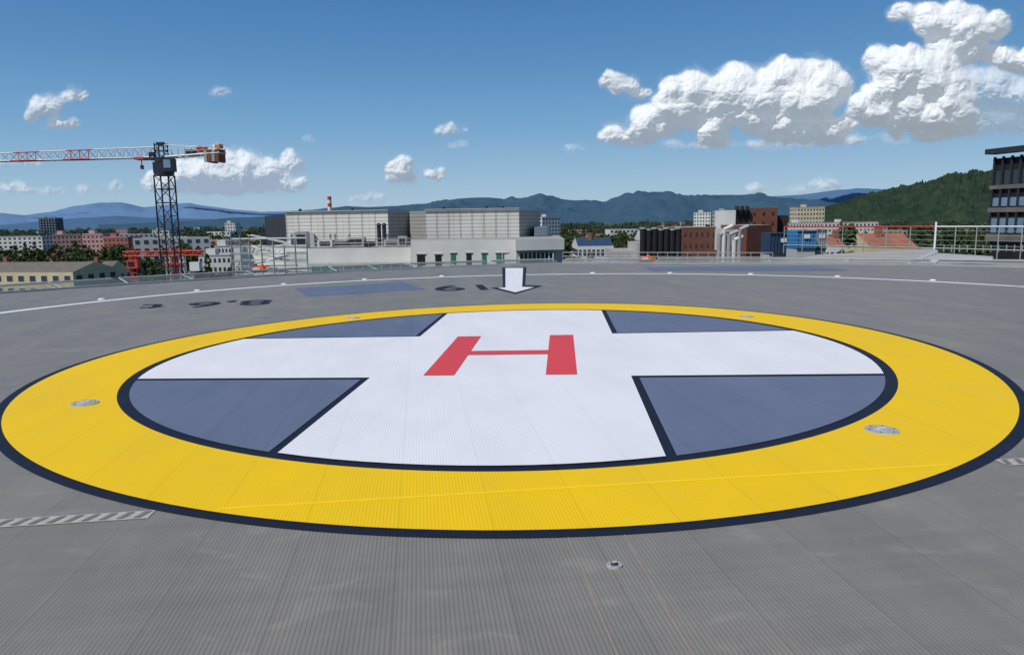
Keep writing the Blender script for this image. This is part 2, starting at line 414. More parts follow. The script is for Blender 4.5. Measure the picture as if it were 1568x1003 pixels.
hill("mountain_range",[(-250,330),(-60,329),(0,326),(40,330),(80,325),(110,319),(150,313),(185,311),(220,318),(260,314),(290,312),(330,318),(360,322),(400,326),(440,324),(500,320),(560,318),(700,322),(900,325)],15000,5000,
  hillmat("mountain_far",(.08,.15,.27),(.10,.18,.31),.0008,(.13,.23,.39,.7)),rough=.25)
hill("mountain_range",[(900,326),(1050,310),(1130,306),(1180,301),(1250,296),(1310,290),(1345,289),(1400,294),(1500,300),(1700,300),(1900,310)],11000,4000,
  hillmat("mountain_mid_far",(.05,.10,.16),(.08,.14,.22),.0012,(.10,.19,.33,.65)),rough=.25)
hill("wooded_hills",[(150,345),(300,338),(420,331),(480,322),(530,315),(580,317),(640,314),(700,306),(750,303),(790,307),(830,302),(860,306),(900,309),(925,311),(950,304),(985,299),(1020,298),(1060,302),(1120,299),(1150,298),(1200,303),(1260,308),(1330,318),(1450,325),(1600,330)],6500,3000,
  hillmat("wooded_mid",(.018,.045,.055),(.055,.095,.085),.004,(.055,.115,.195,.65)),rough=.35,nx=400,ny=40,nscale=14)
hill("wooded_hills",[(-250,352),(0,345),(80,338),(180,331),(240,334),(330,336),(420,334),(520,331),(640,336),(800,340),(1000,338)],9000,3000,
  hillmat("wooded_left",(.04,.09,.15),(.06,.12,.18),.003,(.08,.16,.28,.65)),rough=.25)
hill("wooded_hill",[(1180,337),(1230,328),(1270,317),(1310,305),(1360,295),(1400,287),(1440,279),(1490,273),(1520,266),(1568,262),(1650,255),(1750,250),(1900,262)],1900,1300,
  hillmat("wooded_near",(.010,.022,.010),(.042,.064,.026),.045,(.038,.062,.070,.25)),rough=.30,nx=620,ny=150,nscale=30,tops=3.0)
# ------------------------------------------------------------------ trees
def leafmat(name,c1,c2):
    m,nt,b=newmat(name)
    g=nd(nt,"ShaderNodeNewGeometry"); oi=nd(nt,"ShaderNodeObjectInfo")
    f=mth(nt,'ADD',mth(nt,'MULTIPLY',g.outputs["Random Per Island"],.6),mth(nt,'MULTIPLY',oi.outputs["Random"],.4))
    c=mixc(nt,f,c1,c2)
    nt.links.new(c,b.inputs["Base Color"]); b.inputs["Roughness"].default_value=.8; b.inputs["Specular IOR Level"].default_value=.15
    return m
M['leaf']=leafmat("foliage",(.022,.042,.015),(.085,.12,.036)); M['leaffar']=leafmat("foliage_hazy",(.038,.062,.045),(.095,.13,.075))  # hazy leaf: air haze of far trees put into its colour
M['bark']=simple("bark",(.07,.05,.035),.95,.3,3)
def tree_proto(h,w,ncl,seed,conic=0,leaf='leaf'):
    rnd=random.Random(seed); mb=MB()
    mb.cyl((0,0,0),.25,h*.55,'bark',7,.12)
    for k in range(6):
        t=k*1.05+rnd.random(); r=w*.33; mb.strut((0,0,h*(.25+.04*k)),(r*math.cos(t),r*math.sin(t),h*(.5+.06*k)),.07,'bark',4)
    for c in range(ncl):
        t=rnd.uniform(0,2*math.pi); zz=rnd.random(); 
        rad=w*.5*(math.sqrt(max(0,1-(2*zz-.85)**2/1.4)) if not conic else (1-zz)*.9+.1)
        rr=rad*math.sqrt(rnd.uniform(.25,1)); cx,cy,cz=rr*math.cos(t),rr*math.sin(t),h*(.22+.75*zz)
        cs=rnd.uniform(.5,1.1)*w*.13
        for l in range(14):
            n=Vector((rnd.gauss(0,1),rnd.gauss(0,1),rnd.gauss(0.3,1))).normalized()
            p=Vector((cx,cy,cz))+n*cs*rnd.uniform(.4,1.0)
            n2=(n+Vector((rnd.gauss(0,.5),rnd.gauss(0,.5),rnd.gauss(0,.5)))).normalized()
            u_=n2.orthogonal().normalized(); v_=n2.cross(u_); s=rnd.uniform(.22,.5)*w/8
            mb.poly([p+u_*s,p+v_*s*.8,p-u_*s,p-v_*s*.8],leaf)
    o=mb.obj("tree_proto"); me=o.data; bpy.data.objects.remove(o); return me
protos=[tree_proto(11,9,75,1),tree_proto(13,8,75,2),tree_proto(9,9,65,3),tree_proto(14,5,60,4,1)]
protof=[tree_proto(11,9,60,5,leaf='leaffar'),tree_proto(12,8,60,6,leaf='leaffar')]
blocked=[]
TR=empty("distant_trees")
def plant(x,y,s,z=GZ):
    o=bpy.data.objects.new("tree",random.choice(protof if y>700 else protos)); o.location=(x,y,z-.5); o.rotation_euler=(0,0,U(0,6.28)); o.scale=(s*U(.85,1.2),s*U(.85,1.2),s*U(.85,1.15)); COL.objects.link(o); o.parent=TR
# ------------------------------------------------------------------ buildings
def XY(px,Y,py=345): p=at(px,py,Y); return (p.x,p.y)
def Z(px,py,Y): return at(px,py,Y).z
def block(name,pl,pr,Y,ptop,dep,wallm,rows,cols,roofm='roofg',z0=GZ,skew=0,wf=.5,hf=.45,wm='win',roof=None,rh=2.5,frame=None):
    e=empty(name); A_=XY(pl,Y);B_=XY(pr,Y+skew); zt=Z((pl+pr)/2,ptop,Y)
    d=Vector((B_[0]-A_[0],B_[1]-A_[1])).normalized(); n=Vector((-d.y,d.x))
    C_=(B_[0]+n.x*dep,B_[1]+n.y*dep); D_=(A_[0]+n.x*dep,A_[1]+n.y*dep)
    mb=MB()
    if roof: zt-=rh
    mb.prism([A_,B_,C_,D_],z0,zt,wallm,roofm); 
    mb.obj("walls",e)
    mb=MB(); o_=.35
    if roof:
        mA=((A_[0]+D_[0])/2,(A_[1]+D_[1])/2,zt+rh); mB=((B_[0]+C_[0])/2,(B_[1]+C_[1])/2,zt+rh)
        q=lambda p:(p[0],p[1],zt+.01)
        mb.poly([q(A_),q(B_),mB,mA],roof); mb.poly([q(C_),q(D_),mA,mB],roof); mb.poly([q(A_),mA,q(D_)],wallm); mb.poly([q(B_),q(C_),mB],wallm)
        mb.box(((mA[0]*.6+mB[0]*.4),mA[1]-dep*.1,zt+rh+.3),(1,1,2),'tile')
    else:
        for s,t in((A_,B_),(B_,C_),(D_,A_)):
            dd=Vector((t[0]-s[0],t[1]-s[1])); L=dd.length; mb.box(((s[0]+t[0])/2,(s[1]+t[1])/2,zt+.2),(L+.3,.3,.4),'wall2',math.atan2(dd.y,dd.x))
        mb.box(((A_[0]*.7+C_[0]*.3),(A_[1]*.7+C_[1]*.3),zt+1.1),(3,3,2.2),wallm); 
    mb.obj("roof",e)
    mb=MB(); windows(mb,A_,B_,z0,zt,rows,cols,wf,hf,wm,frame,proud=.08)
    L2=dep; c2=max(2,int(cols*L2/max(1,math.dist(A_,B_))))
    if A_[0]<0: windows(mb,B_,C_,z0,zt,rows,min(c2,8),wf,hf,wm,frame,proud=.08)
    else: windows(mb,D_,A_,z0,zt,rows,min(c2,8),wf,hf,wm,frame,proud=.08)
    mb.obj("windows",e)
    xs=[p[0] for p in(A_,B_,C_,D_)]; ys=[p[1] for p in(A_,B_,C_,D_)]
    blocked.append((min(xs)-5,max(xs)+5,min(ys)-12,max(ys)+5))
    return e
block("apartment_block",-60,62,430,363,14,'wall',8,16)
block("apartment_block",78,122,400,360,14,'pink',8,7,skew=6,frame='wall')
block("apartment_block",124,156,392,359,16,'pink',8,5,frame='wall')
block("apartment_block",156,194,380,364,14,'redr',7,6)
block("residential_house",-140,104,190,403,16,'cream',4,14,roof='slate',rh=2.2,skew=-8,frame='wall')
block("residential_house",106,155,205,402,14,'cream',4,3,roof='slate',rh=3,frame='wall')
block("office_tower",60,86,1500,334,25,'black',8,6,wm='glassb')
block("apartment_block",344,360,700,342,14,'wall',9,4)
block("apartment_block",325,352,260,378,12,'wall',6,5)
block("apartment_block",232,258,600,353,14,'wall',6,5)
block("low_building",300,350,230,392,12,'wall',5,7)
block("apartment_block",830,858,520,333,14,'wall',10,6,skew=10)
block("apartment_block",1062,1088,620,326,14,'wall',10,6,skew=-8)
block("apartment_block",1098,1126,560,324,14,'wall2',10,6)
block("apartment_block",1220,1262,520,318,14,'cream',10,9,frame='wall')
block("apartment_block",1205,1260,430,342,14,'wall',7,12)
block("apartment_block",1262,1345,470,341,14,'wall',6,14)
block("low_building",885,940,190,365,18,'wall',5,8,roof='blued',rh=2,wf=.6)
block("low_building",985,1060,260,352,18,'wall',6,10,roof='tile',rh=3)
block("residential_house",1335,1408,120,358,10,'cream',4,6,roof='tile',rh=2.2)
block("residential_house",1272,1325,150,362,10,'wall',4,6,roof='tile',rh=2.0)
T=empty("distant_town")
mb=MB()
for i in range(400):
    Y=260*math.exp(U(0,2.2)); X=Y*U(-.95,.95)
    if any(b0<X<b1 and c0<Y<c1 for b0,b1,c0,c1 in blocked): continue
    w=U(10,26); dp=U(9,14); big=R()<.13; h=U(12,19) if big else U(5,9); rz=U(-.5,.5)
    if big: w*=1.3
    wm_=random.choice(['wall','wall','cream','wall2','pink'])
    if Y<340 and X>.45*Y: continue
    mb.box((X,Y,GZ+h/2),(w,dp,h),wm_,rz,'roofg')
    co,si=math.cos(rz),math.sin(rz); q=lambda x,y,z:(X+co*x-si*y,Y+si*x+co*y,z)
    if not big:
        rm=random.choice(['tile','tile','slate']); z0=GZ+h+.02; z1=z0+U(2,3.5); a2,b2=w/2+.4,dp/2+.4
        mb.poly([q(-a2,-b2,z0),q(a2,-b2,z0),q(a2,0,z1),q(-a2,0,z1)],rm); mb.poly([q(a2,b2,z0),q(-a2,b2,z0),q(-a2,0,z1),q(a2,0,z1)],rm)
        mb.poly([q(-a2,-b2,z0),q(-a2,0,z1),q(-a2,b2,z0)],wm_); mb.poly([q(a2,-b2,z0),q(a2,b2,z0),q(a2,0,z1)],wm_)
    rows=max(1,int(h/3)); cols=max(2,int(w/3))
    for r in range(rows):
        for c in range(cols):
            p=q(-w/2+(c+.5)*w/cols,-dp/2-.03,0); mb.box((p[0],p[1],GZ+(r+.55)*h/rows),(w/cols*.5,.1,h/rows*.45),'win',rz)
mb.obj("houses",T)
cnt=0
while cnt<3600:
    u=R(); Y=150*math.exp(u*2.75); X=Y*U(-.95,.95)
    s=U(.7,1.25)*(1+.5*min(1,Y/1800))
    cnt+=1
    if any(b0<X<b1 and c0<Y<c1 for b0,b1,c0,c1 in blocked): continue
    if Y<200 and X<-Y*.5: continue
    plant(X,Y,s)
for i in range(900):      # denser greenery left and centre
    Y=U(215,900); X=Y*U(-.85,.2)
    if any(b0<X<b1 and c0<Y<c1 for b0,b1,c0,c1 in blocked): continue
    if Y<375 and X/Y<-.50: s=U(.7,.95)
    else: s=U(.95,1.35)
    plant(X,Y,s)
for i in range(150):
    Y=U(80,230); px=U(1225,1680); x,y=XY(px,Y)
    if any(b0<x<b1 and c0<y<c1 for b0,b1,c0,c1 in blocked): continue
    plant(x,y,1.2+U(0,.3))
for i in range(30):
    Y=U(120,200); px=U(868,985); x,y=XY(px,Y); plant(x,y,U(.8,1.15))
e=MB(); Yc=900; c=at(506,340,Yc); z1=Z(506,301,Yc); zb=GZ; n=9
hz=(z1-Z(506,322,Yc))
e.cyl((c.x,c.y,zb),3.0,z1-hz-zb,'wlight',16,2.5)
for i in range(4): e.cyl((c.x,c.y,z1-hz+hz*i/4),2.5,hz/4,'redp' if i%2 else 'wlight',16,2.4)
e.obj("striped_chimney")
B=empty("hospital_technical_building")
zt=Z(600,323,82)
def up(px,Y): return XY(px,Y,330)
walls=MB()
zl=Z(600,380,82)
walls.prism([up(437,84),up(594,80),up(594,96),up(437,98)],zl,zt-.05,'louv','roofg')
walls.prism([up(405,92),up(436.6,84.2),up(436.6,98),up(410,100)],zl,Z(420,330,85),'louvk','roofg')
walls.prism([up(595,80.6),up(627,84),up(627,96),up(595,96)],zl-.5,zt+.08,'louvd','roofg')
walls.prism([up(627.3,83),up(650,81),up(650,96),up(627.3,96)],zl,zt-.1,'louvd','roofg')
walls.prism([up(650.4,81),up(795,80),up(795,96),up(650.4,96)],zl,zt,'louv','roofg')
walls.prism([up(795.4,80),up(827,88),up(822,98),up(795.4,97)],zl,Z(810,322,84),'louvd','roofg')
walls.obj("louvred_plant_rooms",B)
trim=MB()
for a_,b_2,ya,yb in((437,594,84,80),(650,795,81,80)):
    p=up(a_,ya-.15);q=up(b_2,yb-.15); trim.strut((*p,zt+.02),(*q,zt+.02),.09,'louvd')
    for k in range(0,9):
        x=p[0]+(q[0]-p[0])*k/8; y=p[1]+(q[1]-p[1])*k/8+.03; trim.strut((x,y,zl),(x,y,zt),.025,'louvd')
trim.obj("parapet_and_joints",B)
low=MB(); z_r=Z(700,368,72)
low.prism([XY(628,72),XY(790,71),XY(790,79.5),XY(628,79.5)],GZ,z_r,'wall','roofg')
low.prism([XY(790.3,70.5),XY(862,71.5),XY(856,86),XY(790.3,84)],GZ,Z(825,383,71),'wall2','roofg')
low.prism([XY(789,69.4),XY(864,70.6),XY(856,86),XY(790.3,84)],Z(825,382.5,71),Z(825,366,71),'wall','roofg')
low.prism([XY(470,73),XY(627.6,73),XY(627.6,79),XY(430,83),XY(355,83)],GZ,Z(550,380,73),'wall','roofg')
low.prism([XY(470,71),XY(627.5,71),XY(627.5,72.9),XY(470,72.9)],GZ,Z(550,404,71),'wall2','roofg')
low.prism([XY(444,80),XY(480,80),XY(480,84),XY(444,84)],zl,Z(460,358,80),'wall2','roofg')
low.prism([XY(818,80),XY(838,82),XY(838,88),XY(818,88)],GZ,Z(825,348,81),'wall','roofg')
low.obj("walls",B)
w=MB()
for a_,b_2,t_,bb,mm in((637,650,390,407,'glassd'),(665,675,390,407,'glassd'),(689,697,388,407,'glassg'),(713,721,388,407,'glassd'),(737,744,388,405,'glassg'),(759,778,388,407,'glassg')):
    Yw=72-(a_-628)/162; p=XY(a_,Yw);q=XY(b_2,Yw); z0=Z(a_,bb,Yw); z1=Z(a_,t_,Yw)
    w.box(((p[0]+q[0])/2,Yw-.02,(z0+z1)/2),(q[0]-p[0],.12,z1-z0),mm)
    w.box(((p[0]+q[0])/2,Yw-.06,z1+.06),(q[0]-p[0]+.2,.2,.1),'wall2')
    if b_2-a_>15: w.box(((p[0]+q[0])/2,Yw-.1,(z0+z1)/2),(.06,.1,z1-z0),'wlight')
p=XY(795,70.6);q=XY(846,71.2); w.box(((p[0]+q[0])/2,70.7,Z(820,394,70.6)),(q[0]-p[0],.3,.85),'glassd')
for k in range(9):
    x=p[0]+(q[0]-p[0])*k/8; w.box((x,70.5,Z(820,394,70.6)),(.09,.1,.85),'wlight')
for a_,b_2 in((474,519),(524,626)):
    p=XY(a_,71);q=XY(b_2,71); w.box(((p[0]+q[0])/2,70.96,Z(550,411,71)),(q[0]-p[0],.12,.55),'glassg')
    n_=int((q[0]-p[0])/.9)
    for k in range(n_+1): w.box((p[0]+(q[0]-p[0])*k/n_,70.88,Z(550,411,71)),(.05,.06,.55),'wlight')
w.obj("windows",B)
hv=MB()
zr=Z(550,380,73)
for px,Y,ww,hh_,mm in((462,75,1.2,1.6,'steel'),(498,75,1.5,.7,'wall'),(520,76,2.2,.6,'steel'),(545,76,1.8,.9,'wall2'),(565,75,1.0,.5,'steeldark'),(600,76,1.6,.6,'wall2'),(616,75,.8,1.0,'steel')):
    p=XY(px,Y); hv.box((p[0],p[1],zr+hh_/2+.1),(ww,1.2,hh_),mm); hv.box((p[0],p[1]-.62,zr+hh_/2+.1),(ww*.7,.06,hh_*.6),'steeldark')
for px in (580,588): 
    p=XY(px,77); hv.cyl((p[0],p[1],zr),.22,2.2,'steeldark',12); hv.cyl((p[0],p[1],zr+2.2),.34,.25,'steeldark',12,.1)
for px in (505,512,534,470,593):
    p=XY(px,76.5); hv.cyl((p[0],p[1],zr),.12,1.3,'steel',10); hv.cyl((p[0],p[1],zr+1.3),.22,.15,'steel',10,.05)
for zz in(.15,.45): hv.strut((*XY(480,74.6),zr+zz),(*XY(625,74.6),zr+zz),.06,'steel',6)
for k in range(15):
    p=XY(480+k*10.4,73.2); hv.strut((*p,zr),(*p,zr+.9),.02,'steel')
hv.strut((*XY(480,73.2),zr+.9),(*XY(627,73.2),zr+.9),.025,'steel'); hv.strut((*XY(480,73.2),zr+.5),(*XY(627,73.2),zr+.5),.02,'steel')
for px in(680,745,770,460,540): 
    p=XY(px,85,330); hv.cyl((p[0],p[1],zt-.2),.18,.6,'steeldark',10)
hv.obj("rooftop_plant",B)
st=MB(); Ys=56
xs_=[352,366,380,398,416,433,450,468]; zb=GZ
for k,px in enumerate(xs_):
    zt_=Z(px,362 if k<3 else 366+(k%3)*5,Ys)
    p=XY(px,Ys); st.strut((*p,zb),(*p,zt_),.055,'steel'); p2=XY(px,Ys+2.4); st.strut((*p2,zb),(*p2,zt_),.055,'steel')
for py in(366,378,389,400,410,420):
    a_=XY(352,Ys);b_2=XY(468,Ys); z_=Z(400,py,Ys)
    st.strut((*a_,z_),(*b_2,z_),.04,'steel'); st.strut((*XY(352,Ys+2.4),z_),(*XY(468,Ys+2.4),z_),.04,'steel')
for fl in range(4):
    z0=Z(400,420-fl*14,Ys); z1=Z(400,406-fl*14,Ys); pa,pb=(XY(380,Ys+.6),XY(440,Ys+.6)) if fl%2 else (XY(440,Ys+1.6),XY(380,Ys+1.6))
    if fl>2: continue
    for k in range(8):
        t=(k+.5)/8; st.box((pa[0]+(pb[0]-pa[0])*t,pa[1],z0+(z1-z0)*t),(.3,.9,.04),'steel')
    for dy in(-.45,.45):
        st.strut((pa[0],pa[1]+dy,z0),(pb[0],pb[1]+dy,z1),.06,'wlight'); st.strut((pa[0],pa[1]+dy,z0+.9),(pb[0],pb[1]+dy,z1+.9),.03,'wlight')
for k in range(24):
    p=XY(353+k*1.15,Ys-.03); st.strut((*p,Z(360,412,Ys)),(*p,Z(360,366,Ys)),.012,'steel')
for k in range(20):
    p=XY(432+k*1.8,Ys-.03); st.strut((*p,Z(450,405,Ys)),(*p,Z(450,385,Ys)),.015,'steel')
st.obj("steel_stair_tower")
B2=empty("brick_boiler_house"); q=MB()
def bx(px0,px1,Y,py0,py1,dep,m,mt='roofg',skew=0):
    if py1 is None: z0=GZ
    else: z0=Z((px0+px1)/2,py1,Y)
    z1=Z((px0+px1)/2,py0,Y); A_=XY(px0,Y);B_=XY(px1,Y+skew)
    q.prism([A_,B_,(B_[0],B_[1]+dep),(A_[0],A_[1]+dep)],z0,z1,m,mt)
bx(1045,1097,84,348,None,10,'brick'); bx(1144,1182,80,345,None,10,'brick',skew=2); bx(1125,1147,92,321,None,8,'black'); bx(1147.5,1190,92,318.5,None,9,'brick'); bx(1190.5,1206,93,330,None,6,'brickd')
bx(1097.5,1143.5,84,352,None,9,'wall2'); bx(978,1045,86,372,None,8,'wall2'); bx(1112,1126,88,322,None,5,'wall'); bx(1098,1111,83,350,383,.8,'wall'); bx(940,980,88,384,None,8,'wall2')
q.obj("walls",B2)
q=MB()
for k,px in enumerate((985,994,1003,1012,1021,1030,1039)):
    p=XY(px,82); q.cyl((p[0],p[1],GZ),.36,Z(px,351+(k%2)*2,82)-GZ,'black',14); q.cyl((p[0],p[1],Z(px,351+(k%2)*2,82)),.42,.2,'steel',14)
for px,m_ in((1102,'steel'),(1109,'wall'),(1117,'steel'),(1125,'wall'),(1133,'steel')):
    p=XY(px,78); zt_=Z(px,368-(px%3)*8,78); q.cyl((p[0],p[1],GZ),.24,zt_-GZ,m_,12)
    q.strut((p[0],p[1],zt_),(p[0]+.9,p[1],zt_+.4),.22,m_,10)
for px in(1128,1136,1144): 
    p=XY(px,91.5,322); q.cyl((p[0],p[1],Z(px,322,92)),.25,.5,'steeldark',10)
windows(q,XY(1045,84),XY(1097,84),Z(1070,385,84),Z(1070,350,84),2,6,.35,.35,'win')
windows(q,XY(1147.5,92),XY(1190,92),Z(1165,380,92),Z(1165,320,92),4,3,.25,.3,'brickd')
q.obj("flues_pipes_windows",B2)
def container(px0,px1,Y,py0,py1,m,name):
    A_=XY(px0,Y);B_=XY(px1,Y); z0=Z(px0,py1,Y);z1=Z(px0,py0,Y); c=MB()
    c.prism([A_,B_,(B_[0],Y+2.4),(A_[0],Y+2.4)],z0,z1,m)
    n_=max(4,int((B_[0]-A_[0])/.28))
    for k in range(n_+1): c.box((A_[0]+(B_[0]-A_[0])*k/n_,Y-.03,(z0+z1)/2),(.10,.08,z1-z0-.1),m)
    c.box(((A_[0]+B_[0])/2,Y-.04,z1-.05),(B_[0]-A_[0]+.06,.14,.12),'steeldark'); c.box(((A_[0]+B_[0])/2,Y-.04,z0+.05),(B_[0]-A_[0]+.06,.14,.12),'steeldark')
    c.box((A_[0]+(B_[0]-A_[0])*.5,Y-.1,(z0+z1)/2+.3),(.5,.06,.35),'wlight')
    c.prism([A_,B_,(B_[0],Y+2.4),(A_[0],Y+2.4)],GZ,z0-.02,'wall2')
    c.obj(name)
container(1222,1250,62,354,382,'bluec',"blue_plant_container"); container(1252,1266,63,352,382,'steel',"grey_plant_container"); container(1180,1221,66,357,390,'blued',"slate_plant_container")
W=empty("access_walkway"); q=MB()
pl=[G(1186,404),G(1250,390),G(1428,380),G(1436,386),G(1392,404.5)]
q.prism([(p.x,p.y) for p in pl],-.5,-.01,'conc'); q.obj("ramp_slab",W)
q=MB()
for s in range(9):
    A_=G(1395+s*3,404-s*2.0,-.05);B_=G(1520,404-s*1.2,-.05); q.strut(A_,B_,.05,'steel')
A_=G(1392,404,0);B_=G(1434,385,0); q.strut(A_,B_,.09,'wlight')
q.prism([(p.x,p.y) for p in (G(1436,387),G(1800,388),G(1800,412),G(1440,400))],-.9,-.3,'conc')
for k in range(12):
    A_=G(1445+k*12,386,-.1); q.strut(A_,A_+Vector((0,0,.35)),.03,'steel')
q.obj("grating_and_beams",W)
rl=MB()
P0=at(1200,385,46); P1=at(1431,381,38.5); P2=at(1640,383,33); zb0=Z(1431,381,38.5)
def rail(Pa,Pb,n,top,m):
    Pa=Vector((Pa.x,Pa.y,zb0));Pb=Vector((Pb.x,Pb.y,zb0)); up_=Vector((0,0,1))
    for i in range(n+1):
        p=Pa.lerp(Pb,i/n); rl.strut(p-up_*.5,p+up_*1.15,.028,'steel')
    rl.strut(Pa+up_*1.15,Pb+up_*1.15,.04,m)
    for k in(.2,.45,.7,.93): rl.strut(Pa+up_*k,Pb+up_*k,.010,'steel')
    rl.strut(Pa+up_*.02,Pb+up_*.02,.04,'steel')
rail(P0,P1,7,1.1,'redp'); rail(P1,P2,6,1.1,'wlight')
rl.strut(P1-Vector((0,0,1)),P1+Vector((0,0,1.4)),.06,'wlight')
rl.obj("walkway_railing")
rl=MB()
a0=Vector((*XY(862,42),0));b0_=Vector((*XY(1185,38),0)); zt_=Z(1000,390,40); z2=Z(1000,400,40)
rl.prism([(a0.x,a0.y+.2),(b0_.x,b0_.y+.2),(b0_.x,b0_.y+1),(a0.x,a0.y+1)],-3,z2-.1,'wall2')
for i in range(22):
    p=a0.lerp(b0_,i/21); rl.strut((p.x,p.y,z2-.4),(p.x,p.y,zt_+.1),.022,'steel')
for k in range(3):
    z_=z2+(zt_+.1-z2)*k/2; rl.strut((a0.x,a0.y,z_),(b0_.x,b0_.y,z_),.022,'steel')
rl.obj("perimeter_guardrail")
B3=empty("glass_office_building"); q=MB()
Yb=52; zt=Z(1545,234,Yb); A_=XY(1521,Yb,300);B_=XY(1760,Yb-10,300)
q.prism([A_,B_,(B_[0]+22,B_[1]+25),(A_[0]+17.5,A_[1]+25)],GZ,zt-.4,'black','roofg'); q.obj("walls",B3)
q=MB(); d_=Vector((B_[0]-A_[0],B_[1]-A_[1])).normalized(); n_=Vector((d_.y,-d_.x)); rz=math.atan2(d_.y,d_.x); L=math.dist(A_,B_)
mid=((A_[0]+B_[0])/2,(A_[1]+B_[1])/2)
for py0,py1,mm,pr in((228,236,'steeldark',.5),(262,284,'glassd',.08),(284,290,'slate',.2),(303,316,'glassb',.08),(318,325,'slate',.2),(334,356,'glassb',.08),(358,368,'slate',.2)):
    z0=Z(1545,py1,Yb);z1=Z(1545,py0,Yb); q.box((mid[0],mid[1],(z0+z1)/2),(L+pr*2,pr*2,z1-z0),mm,rz)
for k in range(16):
    x=A_[0]+d_.x*L*k/15+n_.x*.1; y=A_[1]+d_.y*L*k/15+n_.y*.1; q.box((x,y,(zt+Z(1545,372,Yb))/2),(.12,.16,zt-Z(1545,372,Yb)-.6),'steeldark',rz)
q.obj("window_bands",B3)
# ------------------------------------------------------------------ tower crane
def lattice(mb,p,q,w,h,m1,seg,m2=None,chord=.06,brace=.03,upv=Vector((0,0,1)),msw=None):
    p=Vector(p);q=Vector(q); d=(q-p); L=d.length; d.normalize(); side=d.cross(upv).normalized(); u_=side.cross(d).normalized()
    n=max(1,int(L/seg))
    C=[side*(w/2)+u_*(-h/2),side*(-w/2)+u_*(-h/2),side*(-w/2)+u_*(h/2),side*(w/2)+u_*(h/2)]
    for i in range(n):
        a_=p.lerp(q,i/n); b_=p.lerp(q,(i+1)/n); mm=msw(i/n) if msw else m1
        for k in range(4):
            mb.strut(a_+C[k],b_+C[k],chord,mm)
            l=(k+1)%4
            if i%2: mb.strut(a_+C[k],b_+C[l],brace,mm)
            else: mb.strut(a_+C[l],b_+C[k],brace,mm)
            mb.strut(a_+C[k],a_+C[l],brace,mm)
CR=empty("tower_crane"); Yc=76
mc=at(256.5,330,Yc); zj=Z(250,243,Yc); 
q=MB(); lattice(q,(mc.x,mc.y,GZ),(mc.x,mc.y,zj-1.7),1.45,1.45,'steeldark',1.35,chord=.085,brace=.045,upv=Vector((0,1,0))); q.obj("mast",CR)
q=MB()
q.cyl((mc.x,mc.y,zj-1.75),.95,.35,'steeldark',20); q.box((mc.x,mc.y,zj-.95),(1.5,1.5,1.1),'steeldark'); q.cyl((mc.x,mc.y,zj-.4),.8,.5,'steeldark',18)
lattice(q,(mc.x-.1,mc.y,zj),(mc.x-.1,mc.y,zj+1.5),.9,.9,'steeldark',.7,chord=.07,brace=.04,upv=Vector((0,1,0)))
q.box((mc.x-.1,mc.y,zj+1.45),(.7,.6,.3),'steeldark')
q.box((mc.x+1.05,mc.y-.9,zj-.75),(.9,1.1,1.3),'steeldark'); q.box((mc.x+1.05,mc.y-1.47,zj-.65),(.7,.06,.8),'glassb'); q.box((mc.x+.57,mc.y-.9,zj-.6),(.06,.8,.7),'glassb')
q.box((mc.x-.9,mc.y-.3,zj+.2),(.5,.5,.8),'steeldark')
q.obj("slewing_unit_and_cab",CR)
q=MB()
jl=at(-160,245,Yc+4); js=Vector((mc.x-.6,mc.y,zj+.1)); je=Vector((jl.x,jl.y,zj+.15)); 
dirj=(je-js).normalized(); L=(je-js).length; side=Vector((-dirj.y,dirj.x,0)); n=int(L/1.0)
def jm(t):
    s=(js.lerp(je,t)-js).length
    return 'redp' if (6.6<s<9.7 or 13.0<s<15.8 or 20<s<23) else 'wlight'
def jh(t): return 1.05-.35*t
for i in range(n):
    t0_=i/n;t1_=(i+1)/n; a_=js.lerp(je,t0_);b_=js.lerp(je,t1_); mm=jm(t0_); w_=.55
    ta=a_+Vector((0,0,jh(t0_)));tb=b_+Vector((0,0,jh(t1_))); tm_=(ta+tb)/2
    q.strut(a_+side*w_,b_+side*w_,.055,mm); q.strut(a_-side*w_,b_-side*w_,.055,mm); q.strut(ta,tb,.06,mm)
    for s_ in(1,-1):
        q.strut(a_+side*w_*s_,tm_,.032,mm); q.strut(b_+side*w_*s_,tm_,.032,mm)
    q.strut(a_+side*w_,a_-side*w_,.03,mm); q.strut(a_+side*w_,b_-side*w_,.025,mm)
q.box((js.x-1.6,js.y,js.z-.1),(1.0,1.2,.25),'redp'); q.strut((js.x-1.6,js.y,js.z-.2),(js.x-1.6,js.y,js.z-.8),.05,'steeldark'); q.box((js.x-1.6,js.y,js.z-.95),(.3,.2,.4),'redp')
q.obj("jib",CR)
q=MB(); cs=Vector((mc.x+.6,mc.y,zj+.1)); ce=at(341,240,Yc-1); ce=Vector((ce.x,ce.y,zj+.35))
dj=(ce-cs).normalized(); sd=Vector((-dj.y,dj.x,0)); Lc=(ce-cs).length
for s_ in(1,-1): q.strut(cs+sd*.6*s_,ce+sd*.6*s_,.10,'wlight')
n=8
for i in range(n+1):
    p=cs.lerp(ce,i/n); q.strut(p+sd*.6,p-sd*.6,.05,'wlight')
    for s_ in(1,-1): q.strut(p+sd*.62*s_,p+sd*.62*s_+Vector((0,0,.75)),.022,'steel')
for s_ in(1,-1):
    q.strut(cs+sd*.62*s_+Vector((0,0,.75)),ce+sd*.62*s_+Vector((0,0,.75)),.025,'wlight'); q.strut(cs+sd*.62*s_+Vector((0,0,1.2)),ce+sd*.5*s_+Vector((0,0,.5)),.035,'wlight')
    q.strut(cs+sd*.62*s_+Vector((0,0,.4)),ce+sd*.62*s_+Vector((0,0,.4)),.02,'wlight')
